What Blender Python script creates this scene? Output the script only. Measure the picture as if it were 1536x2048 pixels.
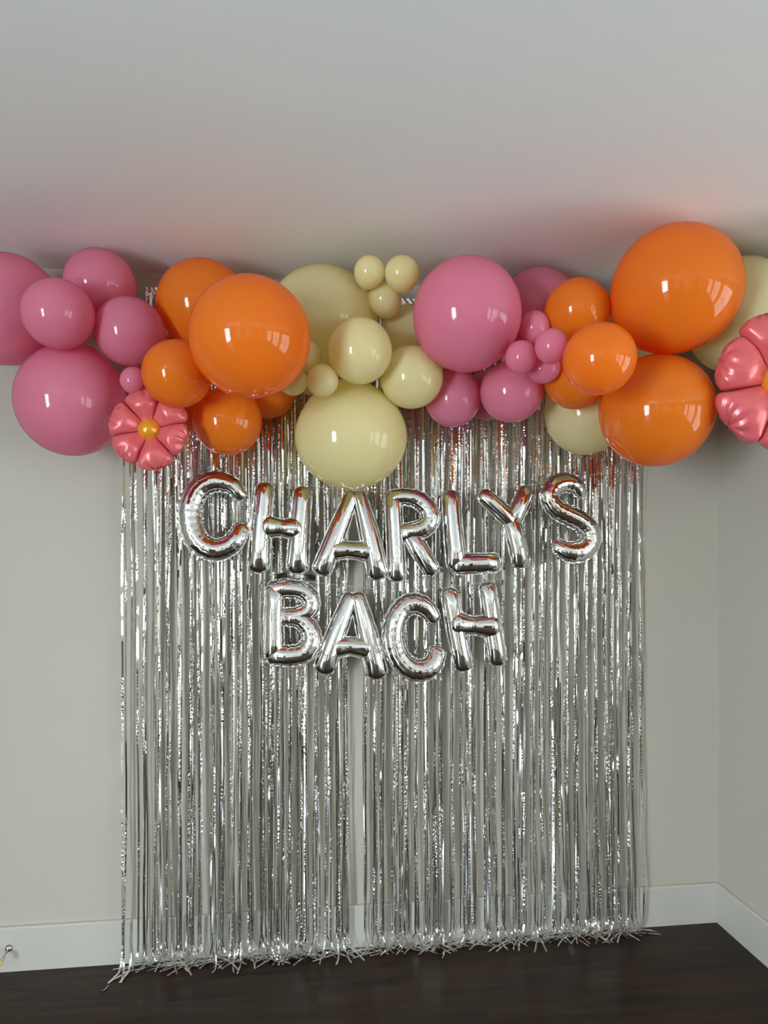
import bpy, bmesh, math, random
from mathutils import Vector, Matrix, noise

for o in list(bpy.data.objects):
    bpy.data.objects.remove(o)
SC = bpy.context.scene
COL = SC.collection
PI = math.pi

# ------------------------------------------------------------------ camera
YAW = math.radians(7.0444)
ROOM_H = 2.5
CAM = Vector((0.0, -2.6357, 1.4920))
cam = bpy.data.cameras.new('camera')
cam.sensor_fit = 'VERTICAL'
cam.sensor_height = 36.0
cam.lens = 36.0 * 1400.0 / 2048.0
cam.shift_y = (1100.0 - 1024.0) / 2048.0
cam.clip_start = 0.05
camo = bpy.data.objects.new('camera', cam)
COL.objects.link(camo)
camo.location = CAM
camo.rotation_euler = (PI / 2, 0, -YAW)
SC.camera = camo

# ------------------------------------------------------------------ world, exposure
wd = bpy.data.worlds.new('world')
SC.world = wd
wd.use_nodes = True
wd.node_tree.nodes['Background'].inputs[0].default_value = (0.75, 0.85, 1.0, 1)
wd.node_tree.nodes['Background'].inputs[1].default_value = 0.6
SC.view_settings.view_transform = 'Standard'
SC.view_settings.look = 'None'
SC.view_settings.gamma = 1.0
SC.view_settings.use_curve_mapping = False
SC.view_settings.exposure = 0.17
DAY = 38.0            # daylight radiance of the window panes
DAY_RIGHT = 6.0
LAMP = 300.0          # radiance of the recessed ceiling lamps


# ------------------------------------------------------------------ helpers
def srgb(r, g, b):
    def f(c):
        c /= 255.0
        return c / 12.92 if c <= 0.04045 else ((c + 0.055) / 1.055) ** 2.4
    return (f(r), f(g), f(b), 1.0)


def link(o, parent=None):
    COL.objects.link(o)
    if parent is not None:
        o.parent = parent
    return o


def mesh_obj(name, verts, faces, mat, parent=None, smooth=False):
    me = bpy.data.meshes.new(name)
    me.from_pydata([tuple(v) for v in verts], [], faces)
    me.update()
    if smooth:
        me.polygons.foreach_set('use_smooth', [True] * len(me.polygons))
    if mat is not None:
        me.materials.append(mat)
    return link(bpy.data.objects.new(name, me), parent)


def bm_obj(name, bm, mat, parent=None, smooth=False):
    me = bpy.data.meshes.new(name)
    bm.to_mesh(me)
    bm.free()
    if smooth:
        me.polygons.foreach_set('use_smooth', [True] * len(me.polygons))
    me.materials.append(mat)
    return link(bpy.data.objects.new(name, me), parent)


def empty(name, loc, parent=None):
    o = bpy.data.objects.new(name, None)
    o.empty_display_size = 0.05
    o.location = loc
    return link(o, parent)


def tag(o, label=None, cat=None, group=None, kind=None):
    if label: o['label'] = label
    if cat: o['category'] = cat
    if group: o['group'] = group
    if kind: o['kind'] = kind
    return o


def bm_box(bm, x0, x1, y0, y1, z0, z1, bevel=0.0):
    ret = bmesh.ops.create_cube(bm, size=1.0)
    vs = ret['verts']
    for v in vs:
        v.co = Vector((x0 + (v.co.x + .5) * (x1 - x0), y0 + (v.co.y + .5) * (y1 - y0), z0 + (v.co.z + .5) * (z1 - z0)))
    if bevel:
        es = list({e for v in vs for e in v.link_edges})
        bmesh.ops.bevel(bm, geom=es, offset=bevel, segments=2, profile=0.7, affect='EDGES')


def box(name, x0, x1, y0, y1, z0, z1, mat, parent=None, bevel=0.0, kind=None):
    bm = bmesh.new()
    bm_box(bm, x0, x1, y0, y1, z0, z1, bevel)
    o = bm_obj(name, bm, mat, parent)
    if kind: o['kind'] = kind
    return o


def tube_mesh(pts, rad, n=6):
    vs, fs = [], []
    for i, p in enumerate(pts):
        a = pts[max(i - 1, 0)]; b = pts[min(i + 1, len(pts) - 1)]
        t = (Vector(b) - Vector(a)).normalized()
        u = t.cross(Vector((0, 0, 1)))
        if u.length < 1e-3: u = t.cross(Vector((0, 1, 0)))
        u.normalize(); w = t.cross(u)
        r = rad[i] if isinstance(rad, (list, tuple)) else rad
        for k in range(n):
            an = 2 * PI * k / n
            vs.append(Vector(p) + u * math.cos(an) * r + w * math.sin(an) * r)
    for i in range(len(pts) - 1):
        for k in range(n):
            a = i * n + k; b = i * n + (k + 1) % n
            fs.append((a, b, b + n, a + n))
    fs.append(tuple(range(n - 1, -1, -1)))
    m = (len(pts) - 1) * n
    fs.append(tuple(range(m, m + n)))
    return vs, fs


def smoothstep(a, b, x):
    t = min(1.0, max(0.0, (x - a) / (b - a)))
    return t * t * (3 - 2 * t)


# ------------------------------------------------------------------ materials
def new_mat(name):
    m = bpy.data.materials.new(name)
    m.use_nodes = True
    nt = m.node_tree
    return m, nt, nt.nodes['Principled BSDF']


def n_new(nt, typ, **kw):
    n = nt.nodes.new(typ)
    for k, v in kw.items():
        setattr(n, k, v)
    return n


def paint_mat(name, col, rough=0.6, bump=0.02, scale=350.0, var=0.03):
    m, nt, p = new_mat(name)
    tc = n_new(nt, 'ShaderNodeTexCoord')
    nz = n_new(nt, 'ShaderNodeTexNoise')
    nz.inputs['Scale'].default_value = scale
    nz.inputs['Detail'].default_value = 3
    nt.links.new(tc.outputs['Object'], nz.inputs['Vector'])
    bp = n_new(nt, 'ShaderNodeBump')
    bp.inputs['Strength'].default_value = bump
    bp.inputs['Distance'].default_value = 0.002
    nt.links.new(nz.outputs['Fac'], bp.inputs['Height'])
    nt.links.new(bp.outputs['Normal'], p.inputs['Normal'])
    n2 = n_new(nt, 'ShaderNodeTexNoise')
    n2.inputs['Scale'].default_value = 1.7
    nt.links.new(tc.outputs['Object'], n2.inputs['Vector'])
    mx = n_new(nt, 'ShaderNodeMixRGB')
    mx.inputs[1].default_value = tuple(c * (1 - var) for c in col[:3]) + (1,)
    mx.inputs[2].default_value = tuple(min(1, c * (1 + var)) for c in col[:3]) + (1,)
    nt.links.new(n2.outputs['Fac'], mx.inputs[0])
    nt.links.new(mx.outputs[0], p.inputs['Base Color'])
    p.inputs['Roughness'].default_value = rough
    return m


def latex_mat(name, col, rough=0.075):
    m, nt, p = new_mat(name)
    tc = n_new(nt, 'ShaderNodeTexCoord')
    nz = n_new(nt, 'ShaderNodeTexNoise')
    nz.inputs['Scale'].default_value = 9.0
    nt.links.new(tc.outputs['Object'], nz.inputs['Vector'])
    mx = n_new(nt, 'ShaderNodeMixRGB')
    mx.inputs[1].default_value = tuple(c * 0.96 for c in col[:3]) + (1,)
    mx.inputs[2].default_value = col
    nt.links.new(nz.outputs['Fac'], mx.inputs[0])
    nt.links.new(mx.outputs[0], p.inputs['Base Color'])
    p.inputs['Roughness'].default_value = rough
    p.inputs['IOR'].default_value = 1.5
    # thin stretched rubber lets some light through
    tr = n_new(nt, 'ShaderNodeBsdfTranslucent')
    gm = n_new(nt, 'ShaderNodeGamma')
    gm.inputs['Gamma'].default_value = 1.35
    nt.links.new(mx.outputs[0], gm.inputs['Color'])
    nt.links.new(gm.outputs[0], tr.inputs['Color'])
    ms = n_new(nt, 'ShaderNodeMixShader')
    ms.inputs[0].default_value = 0.46
    nt.links.new(p.outputs[0], ms.inputs[1])
    nt.links.new(tr.outputs[0], ms.inputs[2])
    nt.links.new(ms.outputs[0], nt.nodes['Material Output'].inputs['Surface'])
    return m


def foil_mat(name, col, rough, bump_scale, bump_strength, metallic=1.0, zstretch=1.0, masked=False, dist=0.002):
    m, nt, p = new_mat(name)
    p.inputs['Base Color'].default_value = col
    p.inputs['Metallic'].default_value = metallic
    p.inputs['Roughness'].default_value = rough
    tc = n_new(nt, 'ShaderNodeTexCoord')
    oi = n_new(nt, 'ShaderNodeObjectInfo')
    mp = n_new(nt, 'ShaderNodeMapping')
    mp.inputs['Scale'].default_value = (1, 1, zstretch)
    add = n_new(nt, 'ShaderNodeVectorMath', operation='ADD')
    mul = n_new(nt, 'ShaderNodeMath', operation='MULTIPLY')
    mul.inputs[1].default_value = 37.0
    nt.links.new(oi.outputs['Random'], mul.inputs[0])
    nt.links.new(tc.outputs['Object'], mp.inputs['Vector'])
    nt.links.new(mp.outputs['Vector'], add.inputs[0])
    nt.links.new(mul.outputs[0], add.inputs[1])
    nz = n_new(nt, 'ShaderNodeTexNoise')
    nz.inputs['Scale'].default_value = bump_scale
    nz.inputs['Detail'].default_value = 2.0
    nt.links.new(add.outputs[0], nz.inputs['Vector'])
    bp = n_new(nt, 'ShaderNodeBump')
    bp.inputs['Distance'].default_value = dist
    bp.inputs['Strength'].default_value = bump_strength
    nt.links.new(nz.outputs['Fac'], bp.inputs['Height'])
    if masked:
        n2 = n_new(nt, 'ShaderNodeTexNoise')
        n2.inputs['Scale'].default_value = 7.0
        n2.inputs['Detail'].default_value = 1.0
        nt.links.new(add.outputs[0], n2.inputs['Vector'])
        rp = n_new(nt, 'ShaderNodeMapRange')
        rp.inputs['From Min'].default_value = 0.50
        rp.inputs['From Max'].default_value = 0.64
        rp.inputs['To Min'].default_value = 0.01
        rp.inputs['To Max'].default_value = bump_strength
        nt.links.new(n2.outputs['Fac'], rp.inputs['Value'])
        nt.links.new(rp.outputs['Result'], bp.inputs['Strength'])
    nt.links.new(bp.outputs['Normal'], p.inputs['Normal'])
    return m


def emit_mat(name, col, strength):
    m = bpy.data.materials.new(name)
    m.use_nodes = True
    nt = m.node_tree
    nt.nodes.remove(nt.nodes['Principled BSDF'])
    e = n_new(nt, 'ShaderNodeEmission')
    e.inputs['Color'].default_value = col
    e.inputs['Strength'].default_value = strength
    nt.links.new(e.outputs[0], nt.nodes['Material Output'].inputs['Surface'])
    return m


def wood_mat(name, dark, light, rough=0.3):
    m, nt, p = new_mat(name)
    tc = n_new(nt, 'ShaderNodeTexCoord')
    oi = n_new(nt, 'ShaderNodeObjectInfo')
    mul = n_new(nt, 'ShaderNodeMath', operation='MULTIPLY')
    mul.inputs[1].default_value = 23.0
    nt.links.new(oi.outputs['Random'], mul.inputs[0])
    add = n_new(nt, 'ShaderNodeVectorMath', operation='ADD')
    nt.links.new(tc.outputs['Object'], add.inputs[0])
    nt.links.new(mul.outputs[0], add.inputs[1])
    mp = n_new(nt, 'ShaderNodeMapping')
    mp.inputs['Scale'].default_value = (1.2, 14, 14)
    nt.links.new(add.outputs[0], mp.inputs['Vector'])
    nz = n_new(nt, 'ShaderNodeTexNoise')
    nz.inputs['Scale'].default_value = 2.2
    nz.inputs['Detail'].default_value = 5
    nz.inputs['Distortion'].default_value = 0.4
    nt.links.new(mp.outputs[0], nz.inputs['Vector'])
    cr = n_new(nt, 'ShaderNodeValToRGB')
    cr.color_ramp.elements[0].position = 0.3
    cr.color_ramp.elements[0].color = dark
    cr.color_ramp.elements[1].position = 0.75
    cr.color_ramp.elements[1].color = light
    nt.links.new(nz.outputs['Fac'], cr.inputs[0])
    nt.links.new(cr.outputs[0], p.inputs['Base Color'])
    bp = n_new(nt, 'ShaderNodeBump')
    bp.inputs['Strength'].default_value = 0.08
    bp.inputs['Distance'].default_value = 0.002
    nt.links.new(nz.outputs['Fac'], bp.inputs['Height'])
    nt.links.new(bp.outputs[0], p.inputs['Normal'])
    p.inputs['Roughness'].default_value = rough
    p.inputs['Specular IOR Level'].default_value = 0.22
    return m


M_WALL = paint_mat('wall_paint', srgb(187, 182, 169), 0.65)
M_CEIL = paint_mat('ceiling_paint', srgb(236, 238, 235), 0.8, bump=0.03)
M_TRIM = paint_mat('trim_paint', srgb(195, 192, 184), 0.35, bump=0.01)
M_FLOOR = wood_mat('dark_floor_wood', srgb(20, 12, 6), srgb(56, 37, 20), 0.34)
M_DOOR = wood_mat('dark_door_wood', srgb(38, 26, 18), srgb(62, 42, 28), 0.4)
M_ORANGE = latex_mat('orange_latex', srgb(252, 145, 42))
M_PINK = latex_mat('pink_latex', srgb(244, 150, 178))
M_YELLOW = latex_mat('yellow_latex', srgb(250, 241, 188))
M_SILVER = foil_mat('silver_letter_foil', (0.86, 0.86, 0.85, 1), 0.045, 45.0, 0.12, dist=0.004)
M_SEAM = foil_mat('silver_seam_foil', (0.62, 0.62, 0.61, 1), 0.16, 120.0, 0.1)
M_TINSEL = foil_mat('tinsel_foil', (0.84, 0.84, 0.82, 1), 0.05, 95.0, 0.85, masked=True, dist=0.006)
M_HEAD = foil_mat('tinsel_header_foil', (0.80, 0.80, 0.79, 1), 0.12, 60.0, 0.5)
M_CORAL = foil_mat('coral_petal_foil', srgb(216, 100, 104), 0.28, 70.0, 0.25, metallic=0.15)
M_GOLD = foil_mat('golden_centre_foil', srgb(226, 150, 40), 0.26, 50.0, 0.15, metallic=0.25)
M_METAL = foil_mat('brushed_nickel', (0.55, 0.54, 0.52, 1), 0.25, 200.0, 0.1)
M_RUBBER = paint_mat('ivory_rubber', srgb(206, 190, 130), 0.5)
M_STRING = paint_mat('clear_line', srgb(190, 190, 180), 0.3)
M_DAY = emit_mat('daylight_pane', (0.80, 0.92, 1.0, 1), DAY)
M_DAY2 = emit_mat('daylight_pane_right', (0.90, 0.97, 1.0, 1), DAY_RIGHT)
M_LAMP = emit_mat('warm_lamp_glow', (1.0, 0.78, 0.52, 1), LAMP)

# ------------------------------------------------------------------ room
XL, XR, YB = -3.2, 3.9, -7.0        # far left wall, far right wall, wall behind the camera
XN = 1.6825                         # face of the short return wall at the right
YN = -0.80                          # where that return wall ends
T = 0.12

floor = box('floor', XL, XR, YB, 0.0, -0.10, -0.012, M_FLOOR, kind='structure')
# planks: dark boards laid along the back wall; the ones near the wall are pieces of their own
random.seed(5)
PW = 0.127
lens = [1.2, 0.9, 1.5]
plank_mesh = {}
for ln in lens:
    bm = bmesh.new()
    bm_box(bm, 0.0001, ln - 0.0001, -PW + 0.0001, -0.0001, -0.0119, 0.0, 0.0002)
    me = bpy.data.meshes.new('plank'); bm.to_mesh(me); bm.free()
    me.materials.append(M_FLOOR)
    plank_mesh[ln] = me
row = 0
y = 0.0
while y > -1.5:
    x = -1.75 - random.random() * 0.9
    while x < 1.9:
        ln = random.choice(lens)
        o = bpy.data.objects.new('plank', plank_mesh[ln])
        o.location = (x, y, 0)
        link(o, floor)
        x += ln
    y -= PW
box('floor_boards', XL, XR, YB, y, -0.012, 0.0, M_FLOOR, floor)
box('floor_boards', XL, -2.66, y, 0, -0.012, -0.0005, M_FLOOR, floor)
box('floor_boards', 3.45, XR, y, 0, -0.012, -0.0005, M_FLOOR, floor)

ceiling = box('ceiling', XL, XR, YB, 0.0, ROOM_H, ROOM_H + T, M_CEIL, kind='structure')
box('wall_back', XL, XR, 0.0, T, -0.1, ROOM_H + T, M_WALL, kind='structure')
box('wall_right', XN, XN + 0.12, YN, 0.0, 0.0, ROOM_H, M_WALL, kind='structure')


def wall_with_openings(name, axis, pos, a0, a1, openings, side):
    """vertical wall along x (axis 'x') or y (axis 'y'); openings (a0,a1,z0,z1) sorted"""
    bm = bmesh.new()
    def bx(p0, p1, z0, z1):
        if p1 - p0 < 1e-4 or z1 - z0 < 1e-4: return
        if axis == 'x':
            bm_box(bm, p0, p1, min(pos, pos + side * T), max(pos, pos + side * T), z0, z1)
        else:
            bm_box(bm, min(pos, pos + side * T), max(pos, pos + side * T), p0, p1, z0, z1)
    c = a0
    for (p0, p1, z0, z1) in openings:
        bx(c, p0, 0, ROOM_H)
        bx(p0, p1, 0, z0)
        bx(p0, p1, z1, ROOM_H)
        c = p1
    bx(c, a1, 0, ROOM_H)
    o = bm_obj(name, bm, M_WALL)
    o['kind'] = 'structure'
    return o


def window(name, axis, pos, side, p0, p1, z0, z1, mat, cols=2, rows=2):
    root = empty(name, (0, 0, 0))
    root['kind'] = 'structure'
    def bx(nm, a0, a1, b0, b1, d0, d1, m):
        e0, e1 = sorted((pos + side * d0, pos + side * d1))
        if axis == 'x':
            box(nm, a0, a1, e0, e1, b0, b1, m, root)
        else:
            box(nm, e0, e1, a0, a1, b0, b1, m, root)
    w = 0.06
    bx('frame', p0, p1, z0, z0 + w, -0.02, 0.08, M_TRIM)
    bx('frame', p0, p1, z1 - w, z1, -0.02, 0.08, M_TRIM)
    bx('frame', p0, p0 + w, z0, z1, -0.02, 0.08, M_TRIM)
    bx('frame', p1 - w, p1, z0, z1, -0.02, 0.08, M_TRIM)
    for i in range(1, cols):
        c = p0 + (p1 - p0) * i / cols
        bx('mullion', c - 0.015, c + 0.015, z0, z1, 0.0, 0.05, M_TRIM)
    for i in range(1, rows):
        c = z0 + (z1 - z0) * i / rows
        bx('mullion', p0, p1, c - 0.015, c + 0.015, 0.0, 0.05, M_TRIM)
    bx('pane', p0 + 0.01, p1 - 0.01, z0 + 0.01, z1 - 0.01, 0.055, 0.065, mat)
    return root


REAR_OPEN = []
LEFT_OPEN = [(-5.4, -4.0, 0.06, 2.15)]
RIGHT_OPEN = [(-6.4, -4.9, 0.06, 2.15), (-4.5, -3.0, 0.06, 2.15), (-2.6, -1.1, 0.06, 2.15)]
wall_with_openings('wall_rear', 'x', YB, XL, XR, REAR_OPEN, -1)
wall_with_openings('wall_far_right', 'y', XR, YB, 0, RIGHT_OPEN, 1)
wall_with_openings('wall_left', 'y', XL, YB, 0, LEFT_OPEN, -1)
for i, q in enumerate(LEFT_OPEN):
    window('window_%d' % (i + 1), 'y', XL, -1, *q, M_DAY, 1, 2)
for i, q in enumerate(RIGHT_OPEN):
    window('window_%d' % (i + 2), 'y', XR, 1, *q, M_DAY2, 2, 2)


def door(name, x0, x1):  # unseen dark door, added so the foil has something dark to reflect
    root = empty(name, (0, YB, 0)); root['kind'] = 'structure'
    box('added_door_panel', x0, x1, 0.0, 0.04, 0.01, 2.05, M_DOOR, root)
    box('added_door_frame', x0 - 0.08, x0, 0.0, 0.05, 0.0, 2.13, M_TRIM, root)
    box('added_door_frame', x1, x1 + 0.08, 0.0, 0.05, 0.0, 2.13, M_TRIM, root)
    box('added_door_frame', x0, x1, 0.0, 0.05, 2.05, 2.13, M_TRIM, root)


door('added_dark_door_1', -1.6, -0.7)
door('added_dark_door_2', 1.2, 2.1)

# baseboards with a small eased top edge
BH, BT = 0.156, 0.016


def baseboard(name, pts_len, mat=M_TRIM):
    prof = [(0, 0), (BT, 0), (BT, BH - 0.006), (BT - 0.004, BH - 0.001), (BT - 0.008, BH), (0, BH)]
    vs = [Vector((0, -d, z)) for d, z in prof] + [Vector((pts_len, -d, z)) for d, z in prof]
    n = len(prof)
    fs = [(i, (i + 1) % n, (i + 1) % n + n, i + n) for i in range(n)]
    fs += [tuple(range(n - 1, -1, -1)), tuple(range(n, 2 * n))]
    o = mesh_obj(name, vs, fs, mat)
    o['kind'] = 'structure'
    return o


b = baseboard('baseboard_back', XN - XL); b.location = (XL, 0, 0)
b = baseboard('baseboard_right', -YN - BT); b.location = (XN, -BT, 0); b.rotation_euler = (0, 0, -PI / 2)

# recessed ceiling lamps of the room
for i, (x, y) in enumerate([(2.75, -4.3), (0.9, -4.4), (-1.3, -4.4)]):
    r = empty('ceiling_lamp', (x, y, ROOM_H))
    tag(r, ['recessed round ceiling lamp at far right of the room behind camera',
            'recessed round ceiling lamp in the middle of the room behind camera',
            'recessed round ceiling lamp at left of the room behind camera'][i], 'ceiling lamp', 'recessed ceiling lamps')
    bm = bmesh.new()
    bmesh.ops.create_circle(bm, cap_ends=True, segments=24, radius=0.055)
    bmesh.ops.translate(bm, verts=bm.verts, vec=(0, 0, -0.004))
    bmesh.ops.reverse_faces(bm, faces=bm.faces)
    bm_obj('lamp_lens', bm, M_LAMP, r)
    vs, fs = [], []
    for k in range(24):
        a = 2 * PI * k / 24
        for rr, zz in ((0.056, -0.001), (0.058, -0.008), (0.08, -0.005), (0.085, -0.0005)):
            vs.append((rr * math.cos(a), rr * math.sin(a), zz))
    for k in range(24):
        for j in range(3):
            fs.append((k * 4 + j, ((k + 1) % 24) * 4 + j, ((k + 1) % 24) * 4 + j + 1, k * 4 + j + 1))
    mesh_obj('trim_ring', vs, fs, M_TRIM, r, True)

BALLOONS = [   # colour, x, y, z, half width, half height (metres), label
    ('orange', -0.3154, -0.2188, 2.3179, 0.1533, 0.1492,
     'large orange balloon tucked behind the biggest left orange one, against the ceiling'),
    ('orange', -0.1031, -0.1644, 2.0576, 0.0996, 0.1055,
     'medium orange balloon half hidden below right of the big left orange balloon'),
    ('orange', -0.3675, -0.1318, 1.9935, 0.0908, 0.0907,
     'mostly hidden orange balloon between the small flower and the low orange one'),
    ('yellow', 0.0861, -0.2281, 2.2792, 0.1895, 0.1801,
     'large pale yellow balloon at the back against the ceiling, right of orange'),
    ('yellow', 0.3988, -0.1862, 2.2449, 0.1168, 0.1134,
     'medium pale yellow balloon half behind the big central pink balloon'),
    ('pink', 0.8454, -0.2413, 2.3446, 0.1453, 0.1439,
     'dark shaded pink balloon at the back under the ceiling, right of big pink'),
    ('pink', 0.6891, -0.1414, 2.0583, 0.0904, 0.0912,
     'pink balloon barely peeking out between two medium pink ones over the curtain'),
    ('yellow', 1.0281, -0.2236, 1.9909, 0.1448, 0.1558,
     'pale yellow balloon behind the lowest right orange balloon, against silver curtain'),
    ('yellow', 1.2547, -0.2113, 2.3376, 0.142, 0.1442,
     'pale yellow balloon hidden behind the highest right orange balloon, only sliver showing'),
    ('yellow', 1.4771, -0.4403, 2.2864, 0.1693, 0.1858,
     'large pale yellow balloon in the right corner above the big flower'),
    ('pink', -0.9295, -0.2235, 2.2809, 0.1592, 0.1696,
     'large pink balloon cut off by the left edge of the photo'),
    ('pink', -0.649, -0.2179, 2.3696, 0.115, 0.1164,
     'medium pink balloon pressed to the ceiling, highest of the left pink cluster'),
    ('orange', 0.899, -0.4495, 2.0496, 0.1008, 0.098,
     'shaded orange balloon below the right cluster, partly behind a medium orange one'),
    ('orange', 0.8879, -0.4884, 2.2583, 0.102, 0.0998,
     'medium orange balloon beside the dark pink one, left of highest orange balloon'),
    ('yellow', 0.0411, -0.1017, 2.0895, 0.0431, 0.0385,
     'tiny pale yellow balloon barely showing behind other tiny yellow balloons'),
    ('yellow', 0.0286, -0.3822, 2.1141, 0.0494, 0.0478,
     'tiny yellow balloon peeking from behind the right rim of big orange balloon'),
    ('yellow', -0.0147, -0.2963, 2.0519, 0.0477, 0.0485,
     'tiny yellow balloon under the lower right rim of the big orange balloon'),
    ('pink', 0.5375, -0.2436, 2.0229, 0.0988, 0.1024,
     'medium pink balloon hanging right of the creamy yellow one over the curtain'),
    ('pink', 0.7168, -0.3464, 2.0254, 0.1062, 0.1019,
     'medium pink balloon hanging below the cluster of four tiny pink balloons'),
    ('yellow', 0.1824, -0.24, 1.8791, 0.1916, 0.1777,
     "largest pale yellow balloon hanging lowest at the garland's middle, above letter A"),
    ('yellow', 0.2878, -0.3337, 2.3233, 0.0564, 0.0562,
     'tiny yellow balloon lowest of the three tiny ones at the ceiling'),
    ('yellow', 0.3748, -0.3444, 2.0643, 0.1043, 0.1029,
     'medium creamy yellow balloon touching the lower left of big pink balloon'),
    ('yellow', 0.195, -0.4431, 2.1176, 0.1006, 0.1028,
     "medium creamy yellow balloon in front of the large yellow one, garland's middle"),
    ('yellow', 0.078, -0.4286, 2.0245, 0.0502, 0.0505,
     'tiny yellow balloon in full view above the largest hanging yellow balloon'),
    ('yellow', 0.2287, -0.407, 2.3827, 0.0496, 0.0491,
     'tiny yellow balloon at the ceiling, left one of the three'),
    ('yellow', 0.3318, -0.4197, 2.3778, 0.056, 0.0551,
     'tiny yellow balloon at the ceiling, right one beside big pink balloon'),
    ('pink', -0.7311, -0.2481, 1.9778, 0.1714, 0.1783,
     'largest pink balloon of the left cluster, hanging lowest beside the small flower'),
    ('pink', -0.719, -0.4108, 2.2064, 0.1043, 0.1048,
     'medium pink balloon at the front of the left cluster, above the largest'),
    ('pink', -0.5333, -0.3128, 2.191, 0.1082, 0.1084,
     'medium pink balloon in left cluster touching the orange balloons'),
    ('pink', -0.502, -0.3973, 2.0149, 0.0406, 0.0421,
     'tiny pink balloon just above the small flower balloon'),
    ('orange', -0.3622, -0.4549, 2.0253, 0.1032, 0.1012,
     'medium orange balloon left of the big orange one, above the small flower'),
    ('orange', -0.2306, -0.2696, 1.9188, 0.1132, 0.1111,
     'medium orange balloon hanging under the big left orange one, above letter C'),
    ('orange', -0.1347, -0.6039, 2.0989, 0.172, 0.1716,
     'biggest front orange balloon in the left half of the garland'),
    ('pink', 0.7523, -0.4717, 2.2052, 0.0485, 0.052,
     'tiny pink balloon uppermost of the four beside the big pink balloon'),
    ('pink', 0.7669, -0.5138, 2.0652, 0.0523, 0.0502,
     'tiny pink balloon lowest of the four beside the orange balloons'),
    ('pink', 0.6715, -0.5826, 2.0762, 0.0476, 0.0498,
     'tiny pink balloon leftmost of the four below the big pink balloon'),
    ('pink', 0.5285, -0.4843, 2.2306, 0.1697, 0.1758,
     'big pink balloon at the front in the middle of the garland'),
    ('pink', 0.7343, -0.671, 2.0861, 0.0482, 0.0505,
     'tiny pink balloon rightmost of the four, next to orange balloons'),
    ('orange', 1.1395, -0.5195, 1.9373, 0.1769, 0.1771,
     'large orange balloon hanging lowest on the right beside the big flower'),
    ('orange', 0.839, -0.7645, 2.0268, 0.1004, 0.0999,
     'medium orange balloon at the front of the right cluster beside tiny pinks'),
    ('orange', 1.1582, -0.6024, 2.2954, 0.1931, 0.1916,
     'largest orange balloon, highest on the right, touching the ceiling'),
]

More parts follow.
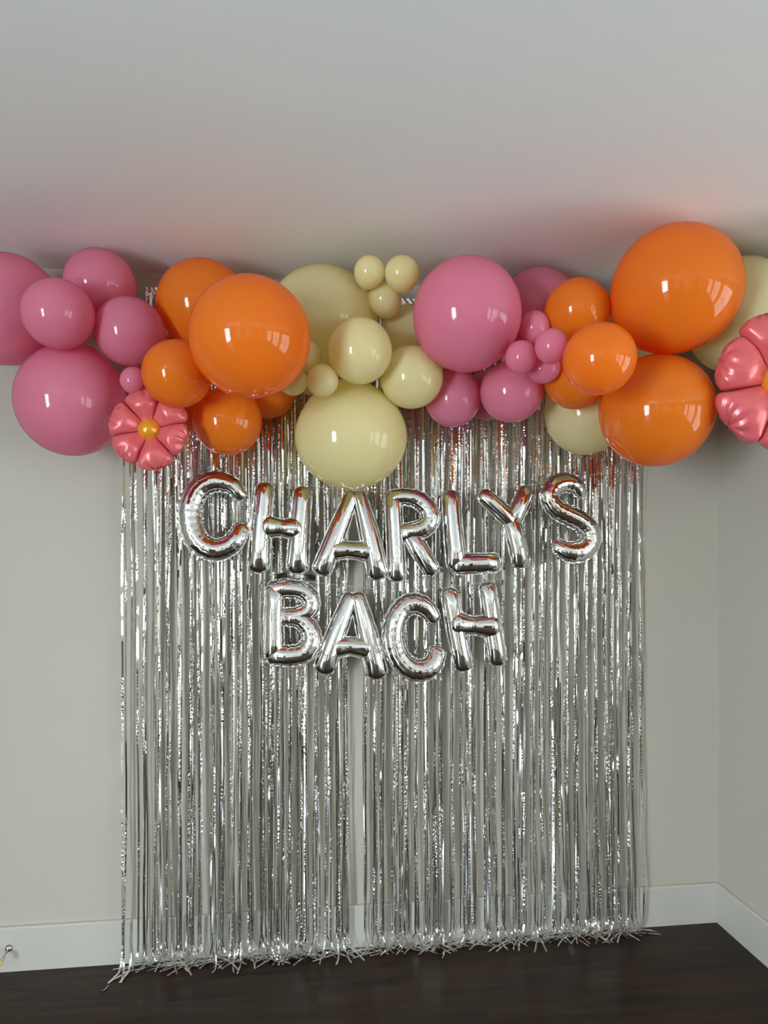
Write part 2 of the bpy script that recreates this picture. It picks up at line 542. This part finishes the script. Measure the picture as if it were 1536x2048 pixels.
# letter strokes in the plane of the banner: kind, points (x, z, tube radius)
LETTERS = {
  'C first': [('c', [(-0.2048, 1.6896, 0.0212), (-0.237, 1.7252, 0.0275), (-0.2965, 1.7362, 0.0327), (-0.3454, 1.7108, 0.0347), (-0.372, 1.6606, 0.0357), (-0.3761, 1.6054, 0.0357), (-0.3649, 1.553, 0.0357), (-0.3361, 1.5125, 0.0347), (-0.2913, 1.4925, 0.0338), (-0.2448, 1.5041, 0.0317), (-0.2162, 1.5322, 0.0297), (-0.2017, 1.564, 0.0254)])],
  'H first': [('s', [(-0.1159, 1.708, 0.0293), (-0.1275, 1.5723, 0.0319), (-0.1369, 1.442, 0.0351)]), ('s', [(0.0194, 1.695, 0.0295), (0.0088, 1.5675, 0.0321), (0.0003, 1.4363, 0.0353)]), ('b', [(-0.1012, 1.5751, 0.0383), (-0.058, 1.5715, 0.0277), (-0.0087, 1.5685, 0.0385)])],
  'A first': [('s', [(0.1933, 1.6897, 0.0216), (0.1436, 1.5626, 0.0302), (0.0888, 1.428, 0.0322)]), ('s', [(0.2236, 1.69, 0.0227), (0.2546, 1.563, 0.0314), (0.2874, 1.4138, 0.0347)]), ('b', [(0.1382, 1.4925, 0.0334), (0.1868, 1.4925, 0.027), (0.2465, 1.4871, 0.0336)])],
  'R': [('s', [(0.3472, 1.6799, 0.0284), (0.3518, 1.5465, 0.0284), (0.3587, 1.4016, 0.0295)]), ('c', [(0.3461, 1.685, 0.0261), (0.3891, 1.69, 0.0262), (0.4382, 1.6791, 0.0285), (0.4729, 1.6468, 0.0297), (0.4834, 1.6097, 0.0309), (0.4642, 1.5782, 0.0297), (0.4295, 1.5638, 0.0296), (0.3891, 1.5568, 0.0285)]), ('s', [(0.4151, 1.541, 0.0285), (0.4468, 1.484, 0.0308), (0.4834, 1.4239, 0.0286)])],
  'L': [('s', [(0.5644, 1.6894, 0.031), (0.5691, 1.57, 0.0321), (0.5779, 1.4466, 0.0345)]), ('s', [(0.5837, 1.4414, 0.0345), (0.6543, 1.4424, 0.0334), (0.7195, 1.4463, 0.0312)])],
  'Y': [('s', [(0.691, 1.6929, 0.0266), (0.7433, 1.6459, 0.0301), (0.794, 1.597, 0.029)]), ('s', [(0.8498, 1.7078, 0.0291), (0.8239, 1.6523, 0.0314), (0.794, 1.597, 0.029)]), ('s', [(0.7922, 1.5941, 0.0313), (0.806, 1.5303, 0.0325), (0.8221, 1.4519, 0.0314)])],
  'S': [('c', [(1.0648, 1.71, 0.0223), (1.0421, 1.7373, 0.0293), (0.9993, 1.7474, 0.0316), (0.9567, 1.7293, 0.0327), (0.9385, 1.6911, 0.0327), (0.9628, 1.6504, 0.0327), (1.0085, 1.6256, 0.034), (1.0574, 1.6012, 0.0341), (1.0912, 1.5661, 0.0341), (1.0931, 1.522, 0.0341), (1.0605, 1.4908, 0.0341), (1.0115, 1.4849, 0.0328), (0.9689, 1.5042, 0.0257)])],
  'B': [('s', [(-0.0809, 1.3437, 0.0313), (-0.0833, 1.2374, 0.0313), (-0.0821, 1.1279, 0.0325)]), ('c', [(-0.0809, 1.3512, 0.0288), (-0.0344, 1.3559, 0.0288), (0.0186, 1.3462, 0.0289), (0.0486, 1.3145, 0.029), (0.0405, 1.2768, 0.0277), (-0.0001, 1.2583, 0.0264), (-0.0344, 1.2568, 0.0251)]), ('c', [(-0.0344, 1.2525, 0.0263), (0.0123, 1.2425, 0.0277), (0.0436, 1.2075, 0.0302), (0.0486, 1.1633, 0.0315), (0.0217, 1.126, 0.0314), (-0.0282, 1.1163, 0.0314), (-0.0809, 1.1216, 0.0313)])],
  'A second': [('s', [(0.1899, 1.3177, 0.0241), (0.1443, 1.2029, 0.0316), (0.097, 1.0773, 0.0341)]), ('s', [(0.2204, 1.3174, 0.0254), (0.2491, 1.2014, 0.0331), (0.2856, 1.0544, 0.0344)]), ('b', [(0.1474, 1.1447, 0.0354), (0.1918, 1.1452, 0.0292), (0.2459, 1.1379, 0.0356)])],
  'C second': [('c', [(0.4967, 1.2443, 0.0245), (0.4654, 1.2832, 0.0321), (0.4198, 1.2965, 0.0333), (0.3777, 1.2732, 0.0333), (0.3519, 1.2224, 0.0345), (0.3473, 1.1649, 0.0345), (0.3667, 1.1039, 0.0345), (0.4068, 1.0615, 0.0359), (0.4556, 1.054, 0.0347), (0.4915, 1.0758, 0.0322), (0.5085, 1.1141, 0.0283)])],
  'H second': [('s', [(0.5584, 1.3262, 0.0297), (0.5802, 1.1968, 0.0323), (0.6033, 1.0736, 0.031)]), ('s', [(0.7015, 1.3478, 0.0299), (0.7176, 1.2144, 0.0312), (0.7349, 1.0905, 0.0299)]), ('b', [(0.5867, 1.2212, 0.0427), (0.6417, 1.2141, 0.0298), (0.7095, 1.2112, 0.0429)])],
}


# ------------------------------------------------------------------ latex balloons
CR = Vector((math.cos(YAW), -math.sin(YAW), 0))
CF = Vector((math.sin(YAW), math.cos(YAW), 0))
LATEX = {'orange': M_ORANGE, 'pink': M_PINK, 'yellow': M_YELLOW}


def balloon_profile(n=30):
    out = []
    for i in range(n + 1):
        ph = PI * i / n
        rr = math.sin(ph)
        h = math.cos(ph)
        t = smoothstep(0.35, 1.0, -h)                 # towards the neck
        h2 = h - 0.16 * t
        rr2 = rr * (1 - 0.05 * t) if i < n else 0.0
        out.append((rr2, h2))
    out = [p for p in out if not (p[1] < -0.9 and p[0] < 0.075)]
    out.append((0.07, -1.17))
    return out


PROF = balloon_profile()


def make_balloon(col, x, y, z, a, bb, label, idx):
    c = Vector((x, y, z))
    dp = 0.5 * (a + bb)
    # the neck points to the hidden core of the garland
    core = Vector((x + 0.10 * math.sin(idx * 2.3), -0.10, 2.17 + 0.05 * math.cos(idx * 1.7)))
    d = (core - c)
    d.y = max(d.y, 0.12)
    d.normalize()
    rot = Vector((0, 0, -1)).rotation_difference(d).to_matrix()
    seg = 56
    vs, fs = [], []
    def xf(p):
        p = rot @ p
        q = Vector((p.dot(CR), p.dot(CF), p.z))
        return CR * (q.x * a) + CF * (q.y * dp) + Vector((0, 0, q.z * bb))
    vs.append(xf(Vector((0, 0, PROF[0][1]))))
    for (r, h) in PROF[1:]:
        for k in range(seg):
            an = 2 * PI * k / seg
            vs.append(xf(Vector((r * math.cos(an), r * math.sin(an), h))))
    nr = len(PROF) - 1
    for k in range(seg):
        fs.append((0, 1 + k, 1 + (k + 1) % seg))
    for i in range(nr - 1):
        for k in range(seg):
            p0 = 1 + i * seg + k; p1 = 1 + i * seg + (k + 1) % seg
            fs.append((p0, p0 + seg, p1 + seg, p1))
    fs.append(tuple(1 + (nr - 1) * seg + k for k in range(seg)))
    o = mesh_obj('balloon', vs, fs, LATEX[col], None, True)
    o.location = c
    tag(o, label, 'balloon', 'latex balloons of the garland')
    # knotted neck with its rolled lip
    kv, kf = [], []
    kp = [(0.072, -1.165), (0.05, -1.19), (0.065, -1.215), (0.05, -1.24), (0.06, -1.26), (0.10, -1.30), (0.105, -1.315), (0.02, -1.30)]
    for (r, h) in kp:
        for k in range(12):
            an = 2 * PI * k / 12
            kv.append(xf(Vector((r * math.cos(an), r * math.sin(an), h))))
    for i in range(len(kp) - 1):
        for k in range(12):
            p0 = i * 12 + k; p1 = i * 12 + (k + 1) % 12
            kf.append((p0, p0 + 12, p1 + 12, p1))
    mesh_obj('knot', kv, kf, LATEX[col], o, True)
    return o


for i, (col, x, y, z, a, bb, label) in enumerate(BALLOONS):
    make_balloon(col, x, y, z, a, bb, label, i)


# ------------------------------------------------------------------ foil flower balloons
def petal_mesh(R0, R1, half, thick, seed):
    """inflated wedge-shaped petal along +X in the XZ plane, thickness along Y; pleats at its outer rim"""
    rnd = random.Random(seed)
    nu, nv = 22, 20
    phs = [rnd.random() * 6.28 for _ in range(4)]
    vs, fs = [], []
    grid = {}
    L = R1 - R0
    for side in (-1, 1):
        for i in range(nu + 1):
            u = i / nu
            # half-width along the petal: a wedge from the centre, broad and rounded at the outer end
            r = R0 + L * u
            w = 0.575 * min(r, 0.80 * R1)
            if u > 0.66:
                w *= max(0.0, 1 - ((u - 0.66) / 0.34) ** 3.0) ** (1 / 2.2)
            for j in range(nv + 1):
                v = -1 + 2 * j / nv
                prof = math.sqrt(max(0.0, 1 - v * v)) ** 0.9
                pu = 1.0 if u < 0.5 else math.sqrt(max(0.0, 1 - ((u - 0.5) / 0.5) ** 2.2))
                h = thick * (0.10 + 0.9 * smoothstep(0.0, 0.55, u)) * prof * pu
                rim = smoothstep(0.5, 1.0, u)
                pleat = math.sin(v * 13 + phs[0] + 1.5 * math.sin(3 * v + phs[1]))
                h *= 1 - 0.16 * rim * (0.5 + 0.5 * pleat)
                x = R0 + L * u * (1 - 0.022 * rim * pleat)
                z = w * v * (1 + 0.02 * math.sin(9 * u + phs[2]))
                key = (side if 0 < j < nv and 0 < i < nu else 0, i, j)
                if key not in grid:
                    grid[key] = len(vs)
                    vs.append(Vector((x, side * h if key[0] else 0.0, z)))
        for i in range(nu):
            for j in range(nv):
                def g(a, b):
                    return grid.get((side, a, b), grid.get((0, a, b)))
                q = (g(i, j), g(i + 1, j), g(i + 1, j + 1), g(i, j + 1))
                fs.append(q if side > 0 else q[::-1])
    return vs, fs


def rim_mesh(R0, R1, half, seed):
    """flat crimped seam standing out round a petal's outer end"""
    rnd = random.Random(seed)
    vs, fs = [], []
    n = 26
    L = R1 - R0
    for i in range(n + 1):
        t = -1 + 2 * i / n
        an = t * 1.25
        base = Vector((R0 + L * (0.62 + 0.37 * math.cos(an)), 0, half * 0.98 * math.sin(an) / math.sin(1.25)))
        out = Vector((math.cos(an), 0, math.sin(an)))
        wv = 0.0018 * math.sin(i * 2.1 + seed)
        vs.append(base - out * 0.006)
        vs.append(base + out * (0.003 + 0.0025 * rnd.random()) + Vector((0, wv, 0)))
    for i in range(n):
        fs.append((2 * i, 2 * i + 1, 2 * i + 3, 2 * i + 2))
    return vs, fs


def make_flower(loc, R, a0, label, seed, yaw, pitch):
    root = empty('flower_balloon', loc)
    root.rotation_euler = (pitch, 0, yaw)
    tag(root, label, 'balloon', 'foil flower balloons')
    for k in range(6):
        an = math.radians(a0 + 60 * k)
        R1 = R * (1.0 + 0.04 * math.sin(k * 2.4 + seed))
        half = R * 0.44
        vs, fs = petal_mesh(R * 0.17, R1, half, R * 0.27, seed * 10 + k)
        o = mesh_obj('petal', vs, fs, M_CORAL, root, True)
        o.rotation_euler = (0, -an, 0)
        vs, fs = rim_mesh(R * 0.17, R1, half * 0.9, seed * 7 + k)
        mesh_obj('seam', vs, fs, M_CORAL, o, True)
    # puffed golden centre, front and back
    vs, fs = [], []
    n, m = 28, 10
    rc = R * 0.285
    for i in range(m + 1):
        t = PI * i / m
        for k in range(n):
            a = 2 * PI * k / n
            rr = rc * math.sin(t) * (1 + 0.012 * math.sin(9 * a))
            vs.append(Vector((rr * math.cos(a), -math.cos(t) * R * 0.25, rr * math.sin(a))))
    for i in range(m):
        for k in range(n):
            p0 = i * n + k; p1 = i * n + (k + 1) % n
            fs.append((p0, p1, p1 + n, p0 + n))
    mesh_obj('flower_centre', vs, fs, M_GOLD, root, True)
    return root


make_flower((-0.452, -0.415, 1.862), 0.121, 102, 'small coral foil flower balloon with golden centre below the left orange balloons', 1,
            math.radians(-2), math.radians(-4))
make_flower((1.432, -0.70, 1.9945), 0.200, 100, 'big coral foil flower balloon cut off by the right edge of the photo', 2,
            math.radians(-4), math.radians(0))


# ------------------------------------------------------------------ foil letters
LY = -0.125


def catmull(pts, per):
    out = []
    n = len(pts)
    for i in range(n - 1):
        p0 = pts[max(i - 1, 0)]; p1 = pts[i]; p2 = pts[i + 1]; p3 = pts[min(i + 2, n - 1)]
        for k in range(per):
            t = k / per
            out.append(tuple(0.5 * ((2 * b) + (-a + c) * t + (2 * a - 5 * b + 4 * c - d) * t * t + (-a + 3 * b - 3 * c + d) * t ** 3)
                             for a, b, c, d in zip(p0, p1, p2, p3)))
    out.append(tuple(pts[-1]))
    return out


def stroke(kind, pts, rnd, V, Fc, SV, SF):
    """inflated foil tube along a path in the XZ plane, appended to V/Fc; flat crimped seam to SV/SF"""
    per = 8
    path = catmull(pts, per)
    P = [Vector((p[0], 0, p[1])) for p in path]
    Rr = [p[2] * (1.17 if kind == 'c' else 1.12) for p in path]
    n = len(P)
    Tn = []
    for i in range(n):
        Tn.append((P[min(i + 1, n - 1)] - P[max(i - 1, 0)]).normalized())
    rings = []                                          # centre, tangent, radius, pleat amount
    cap = 7
    r0, r1 = Rr[0], Rr[-1]
    for k in range(cap):
        t = k / cap                                     # 0 tip .. 1
        s = math.cos(t * PI / 2)
        rings.append((P[0] - Tn[0] * (r0 * 0.80 * s), Tn[0], r0 * max(0.02, (1 - s ** 2.4) ** (1 / 2.4)), 0.9 * (1 - t)))
    for i in range(n):
        if kind == 'c':
            pl = 1.0 if i % 4 == 0 else 0.0
        else:
            pl = rnd.choice((0, 0, 0, 0.35)) if i % 2 == 0 else 0.0
        rings.append((P[i], Tn[i], Rr[i], pl))
    for k in range(1, cap + 1):
        t = k / cap
        s = math.sin(t * PI / 2)
        rings.append((P[-1] + Tn[-1] * (r1 * 0.80 * s), Tn[-1], r1 * max(0.02, (1 - s ** 2.4) ** (1 / 2.4)), 0.9 * t))
    seg = 28
    base = len(V)
    depth = 0.92
    edgeL, edgeR = [], []
    dist = [0.0]
    for i in range(1, len(rings)):
        dist.append(dist[-1] + (rings[i][0] - rings[i - 1][0]).length)
    for ri, (c, t, r, pl) in enumerate(rings):
        # the tube swells gradually from its sealed ends, flatter there than it is wide
        de = min(dist[ri], dist[-1] - dist[ri]) / (2.2 * max(r0, r1))
        if kind == 'b': de = 1.0
        swell = math.sqrt(max(0.0, 1 - (1 - min(1.0, de + 0.02)) ** 2)) / max(0.25, min(1.0, r / max(r0, r1)))
        swell = min(1.0, swell)
        nv = Vector((-t.z, 0, t.x))
        for k in range(seg):
            an = 2 * PI * k / seg
            ca, sa = math.cos(an), math.sin(an)
            near = abs(ca) ** 3
            f = 1 - 0.075 * pl * near - 0.015 * pl
            bump = 1 + 0.010 * math.sin(5 * an + 40 * (c.x + c.z)) * near
            V.append(c + nv * (ca * r * f * bump) + Vector((0, sa * r * depth * swell * (1 - 0.02 * pl), 0)))
        edgeL.append(c + nv * (r * (1 - 0.04 * pl)))
        edgeR.append(c - nv * (r * (1 - 0.04 * pl)))
    for i in range(len(rings) - 1):
        for k in range(seg):
            p0 = base + i * seg + k; p1 = base + i * seg + (k + 1) % seg
            Fc.append((p0, p0 + seg, p1 + seg, p1))
    Fc.append(tuple(base + k for k in range(seg)))
    m = base + (len(rings) - 1) * seg
    Fc.append(tuple(m + k for k in range(seg - 1, -1, -1)))
    loop = edgeL + edgeR[::-1]
    sb = len(SV)
    nl = len(loop)
    for i, p in enumerate(loop):
        t = loop[(i + 1) % nl] - loop[i - 1]
        if t.length < 1e-6: t = Vector((1, 0, 0))
        t.normalize()
        # outward is away from the stroke's own centre line
        j = i if i < len(rings) else nl - 1 - i
        out = (p - rings[j][0])
        out = out.normalized() if out.length > 1e-5 else t
        if j == 0: out = -rings[0][1]
        if j == len(rings) - 1: out = rings[-1][1]
        wv = Vector((0, 0.0009 * math.sin(i * 1.9 + rnd.random()), 0))
        SV.append(p - out * 0.004)
        SV.append(p + out * (0.0022 + 0.0016 * rnd.random()) + wv)
    for i in range(nl):
        a = sb + 2 * i; b2 = sb + 2 * ((i + 1) % nl)
        SF.append((a, a + 1, b2 + 1, b2))


LETTER_LABEL = {
    'C first': 'silver foil letter C balloon at the left of the upper word',
    'H first': 'silver foil letter H balloon in the upper word between C and A',
    'A first': 'silver foil letter A balloon in the upper word under the big yellow balloon',
    'R': 'silver foil letter R balloon in the middle of the upper word',
    'L': 'silver foil letter L balloon in the upper word',
    'Y': 'silver foil letter Y balloon in the upper word',
    'S': 'silver foil letter S balloon at the right end of the upper word',
    'B': 'silver foil letter B balloon at the left of the lower word',
    'A second': 'silver foil letter A balloon in the lower word',
    'C second': 'silver foil letter C balloon in the lower word',
    'H second': 'silver foil letter H balloon at the right end of the lower word',
}
for li, (key, strokes) in enumerate(LETTERS.items()):
    rnd = random.Random(100 + li)
    xs = [p[0] for k, pts in strokes for p in pts]; zs = [p[1] - p[2] for k, pts in strokes for p in pts]
    bx_, bz_ = sum(xs) / len(xs), min(zs)
    root = empty('letter_balloon', (bx_, LY, bz_))
    tag(root, LETTER_LABEL[key], 'letter balloon', 'silver foil letters')
    V, Fc, SV, SF = [], [], [], []
    for kind, pts in strokes:
        stroke(kind, [(p[0] - bx_, p[1] - bz_, p[2]) for p in pts], rnd, V, Fc, SV, SF)
    mesh_obj('foil_body', V, Fc, M_SILVER, root, True)
    mesh_obj('seam', SV, SF, M_SEAM, root, False)
    root.rotation_euler = (math.radians(rnd.uniform(-7.5, -4.5)), 0, math.radians(rnd.uniform(-4, 4)))   # tops lean on the curtain
    if key == 'B':
        # flattened filling tab folded over the top of the letter
        vs, fs = [], []
        nx, nz = 14, 4
        for i in range(nx + 1):
            for j in range(nz + 1):
                u = i / nx; v = j / nz
                vs.append(Vector((-0.062 + 0.145 * u, -0.012 - 0.006 * math.sin(u * 9) * (0.4 + v) - 0.008 * v,
                                  0.302 + 0.006 * math.sin(u * 4) + (0.022 - 0.010 * abs(u - .5)) * v)))
        for i in range(nx):
            for j in range(nz):
                a = i * (nz + 1) + j
                fs.append((a, a + nz + 1, a + nz + 2, a + 1))
        mesh_obj('filling_tab', vs, fs, M_SEAM, root, False)

# strings the letters are threaded on
S1 = [(1.345, -0.004, 1.842), (1.309, -0.05, 1.826), (1.104, -0.10, 1.777), (0.907, -0.10, 1.741), (0.675, -0.10, 1.719), (0.523, -0.10, 1.705), (0.337, -0.10, 1.703),
      (0.081, -0.10, 1.718), (0.009, -0.10, 1.736), (-0.204, -0.10, 1.739), (-0.343, -0.10, 1.732), (-0.600, -0.07, 1.583), (-0.640, -0.004, 1.57)]
S2 = [(1.360, -0.004, 1.534), (1.124, -0.09, 1.473), (0.868, -0.10, 1.413), (0.733, -0.10, 1.380), (0.523, -0.10, 1.353), (0.337, -0.10, 1.345), (0.190, -0.10, 1.361),
      (-0.062, -0.10, 1.393), (-0.204, -0.10, 1.446), (-0.438, -0.09, 1.524), (-0.597, -0.07, 1.566), (-0.640, -0.004, 1.56)]
for pts, lb in ((S1, 'thin clear string carrying the upper word of silver letters'),
                (S2, 'thin clear string carrying the lower word of silver letters')):
    vs, fs = tube_mesh(catmull(pts, 4), 0.0008, 6)
    o = mesh_obj('string', vs, fs, M_STRING, None, True)
    tag(o, lb, 'string', 'letter strings')
    ex, ey, ez = pts[0]
    box('tape', ex - 0.012, ex + 0.012, -0.0035, -0.001, ez - 0.006, ez + 0.006, M_STRING, o)


# ------------------------------------------------------------------ tinsel curtain
CT = 2.446


def strand_mesh(x0, xc, ybase, width, rnd, floor_len, phi, drift, zend):
    """flat foil strip: hangs from the header, bends on the floor and runs out in direction phi"""
    path = []
    nv = 44
    ph = [rnd.random() * 6.28 for _ in range(4)]
    calm = rnd.random() < 0.62
    wob = rnd.uniform(0.0, 0.0008) if calm else rnd.uniform(0.0, 0.0035)
    for i in range(nv + 1):
        s = i / nv
        z = CT - 0.03 - (CT - 0.03 - 0.085) * s
        cl = smoothstep(0.05, 0.55, s)
        x = x0 + (xc - x0) * cl + drift * s * s + 0.0035 * math.sin(5 * s + ph[0]) + 0.0016 * math.sin(17 * s + ph[1])
        y = ybase - 0.006 * math.sin(4 * s + ph[2]) - 0.016 * smoothstep(0.75, 1.0, s) + wob * math.sin(34 * s + ph[3]) + rnd.gauss(0, 0.0003 if calm else 0.0009)
        path.append(Vector((x, y, z)))
    end = path[-1]
    d = Vector((math.cos(phi), math.sin(phi), 0))
    rho = 0.085 - zend
    for k in range(1, 6):
        t = k / 5 * PI / 2
        path.append(Vector((end.x, end.y, 0)) + d * (rho * 0.45 * (1 - math.cos(t))) + Vector((0, 0, 0.085 - rho * math.sin(t))))
    if floor_len > 0.01:
        last = path[-1]
        bend = rnd.uniform(-0.7, 0.7)
        for k in range(1, 4):
            t = k / 3
            d2 = Vector((math.cos(phi + bend * t), math.sin(phi + bend * t), 0))
            z = max(0.0025, zend * (1 - t) + 0.003)
            last = Vector((last.x, last.y, 0)) + d2 * (floor_len / 3) + Vector((0, 0, z))
            path.append(last)
    # twist of the strip about its own line
    th0 = rnd.gauss(0, 0.35 if calm else 0.8)
    tw = rnd.gauss(0, 0.35 if calm else 1.1)
    amp = rnd.uniform(0.03, 0.2) if calm else rnd.uniform(0.15, 0.6)
    vs, fs = [], []
    n = len(path)
    for i, p in enumerate(path):
        a = path[max(i - 1, 0)]; b_ = path[min(i + 1, n - 1)]
        t = (b_ - a).normalized()
        s = min(1.0, i / nv)
        th = th0 + tw * s + amp * math.sin(9 * s + ph[3]) + amp * 0.5 * math.sin(23 * s + ph[1])
        w = Vector((math.cos(th), math.sin(th), 0))
        w = w - t * w.dot(t)
        if i > nv:                                      # flat on the floor
            k = (i - nv) / (n - 1 - nv)
            side = Vector((0, 0, 1)).cross(t)
            if side.length > 1e-4:
                side.normalize()
                if side.dot(w) < 0: side = -side
                w = w.normalized().lerp(side, smoothstep(0.0, 0.6, k))
        w.normalize()
        vs.append(p - w * width / 2)
        vs.append(p + w * width / 2)
    for i in range(n - 1):
        fs.append((2 * i, 2 * i + 1, 2 * i + 3, 2 * i + 2))
    return vs, fs


def make_curtain(xa, xb, count, label, seed, strays=()):
    rnd = random.Random(seed)
    root = empty('foil_curtain', ((xa + xb) / 2, -0.02, 0))
    off = Vector(((xa + xb) / 2, -0.02, 0))
    tag(root, label, 'curtain', 'tinsel curtains')
    # header strip, slightly crumpled
    vs, fs = [], []
    nx = 90
    for i in range(nx + 1):
        for j in range(4):
            x = xa + (xb - xa) * i / nx
            z = CT - 0.045 * j / 3
            vs.append(Vector((x, -0.006 - 0.004 * abs(math.sin(i * 1.7 + j)) - 0.003 * rnd.random(), z)) - off)
    for i in range(nx):
        for j in range(3):
            a = i * 4 + j
            fs.append((a, a + 1, a + 5, a + 4))
    mesh_obj('header', vs, fs, M_HEAD, root, False)
    # clumps the strands gather in lower down
    cl = []
    x = xa
    while x < xb:
        cl.append(x + rnd.uniform(-0.005, 0.005))
        x += rnd.uniform(0.020, 0.052)
    for i in range(count):
        x0 = xa + (xb - xa) * (i + rnd.random()) / count
        c = min(cl, key=lambda q: abs(q - x0))
        xc = c + (x0 - c) * 0.16 + rnd.gauss(0, 0.0025)
        yb = -rnd.uniform(0.022, 0.040)
        if rnd.random() < 0.13:                         # a few ends stick out into the room
            phi = -rnd.uniform(0.5, PI - 0.5)
            fl = rnd.uniform(0.02, 0.06)
        else:                                           # most run along the foot of the wall
            phi = rnd.choice((-0.12, -PI + 0.12)) + rnd.uniform(-0.22, 0.22)
            fl = rnd.uniform(0.02, 0.10)
        vs, fs = strand_mesh(x0, xc, yb, rnd.uniform(0.0045, 0.0065), rnd, fl, phi, rnd.gauss(0, 0.006), rnd.uniform(0.004, 0.03))
        mesh_obj('strand', [v - off for v in vs], fs, M_TINSEL, root, True)
    for (x0, phi, fl, dr) in strays:
        vs, fs = strand_mesh(x0, x0, -0.035, 0.0075, rnd, fl, phi, dr, 0.006)
        mesh_obj('strand', [v - off for v in vs], fs, M_TINSEL, root, True)
    return root


make_curtain(-0.548, 0.205, 146, 'silver tinsel fringe curtain panel on the left, behind the letters C and B', 11,
             strays=((-0.617, -1.75, 0.055, -0.004), (-0.612, -1.35, 0.05, 0.0), (-0.594, -1.75, 0.05, 0.012), (-0.578, -2.4, 0.07, 0.018)))
make_curtain(0.248, 1.348, 208, 'silver tinsel fringe curtain panel on the right, behind the letters L and S', 12)

# a loose scrap of tinsel on the floor
pts = [Vector((-0.655 + 0.014 * t, -0.172 + 0.028 * t * t, 0.0022 + 0.002 * t)) for t in [i / 6 for i in range(7)]]
vs, fs = [], []
for i, p in enumerate(pts):
    w = Vector((0.0022, -0.0012, 0.0006))
    vs += [p - w, p + w, p - w + Vector((0, 0, 0.0003)), p + w + Vector((0, 0, 0.0003))]
for i in range(6):
    a = 4 * i
    fs += [(a, a + 4, a + 5, a + 1), (a + 2, a + 3, a + 7, a + 6), (a, a + 2, a + 6, a + 4), (a + 1, a + 5, a + 7, a + 3)]
o = mesh_obj('tinsel_scrap', vs, fs, M_TINSEL, None, True)
tag(o, 'short curled scrap of silver tinsel lying alone on the floor', 'tinsel')

# ------------------------------------------------------------------ door stop on the baseboard
ds = empty('door_stop', (-1.0127, -BT, 0.0843))
tag(ds, 'metal door stop with ivory rubber tip on the baseboard at far left', 'door stop')
axis = Vector((-0.06, -1.0, -0.26)).normalized()


def turned(name, prof, mat, parent):
    vs, fs = [], []
    u = axis.cross(Vector((0, 0, 1))).normalized(); w = axis.cross(u)
    n = 16
    for (h, r) in prof:
        for k in range(n):
            a = 2 * PI * k / n
            vs.append(axis * h + u * r * math.cos(a) + w * r * math.sin(a))
    for i in range(len(prof) - 1):
        for k in range(n):
            p0 = i * n + k; p1 = i * n + (k + 1) % n
            fs.append((p0, p1, p1 + n, p0 + n))
    fs.append(tuple(range(n - 1, -1, -1)))
    m = (len(prof) - 1) * n
    fs.append(tuple(range(m, m + n)))
    return mesh_obj(name, vs, fs, mat, parent, True)


turned('base', [(-0.002, 0.013), (0.003, 0.0128), (0.008, 0.010), (0.012, 0.005)], M_METAL, ds)
turned('rod', [(0.010, 0.0042), (0.03, 0.0040), (0.05, 0.0042), (0.052, 0.006)], M_METAL, ds)
turned('rubber_tip', [(0.050, 0.007), (0.053, 0.0088), (0.066, 0.0088), (0.071, 0.0075), (0.0715, 0.003)], M_RUBBER, ds)
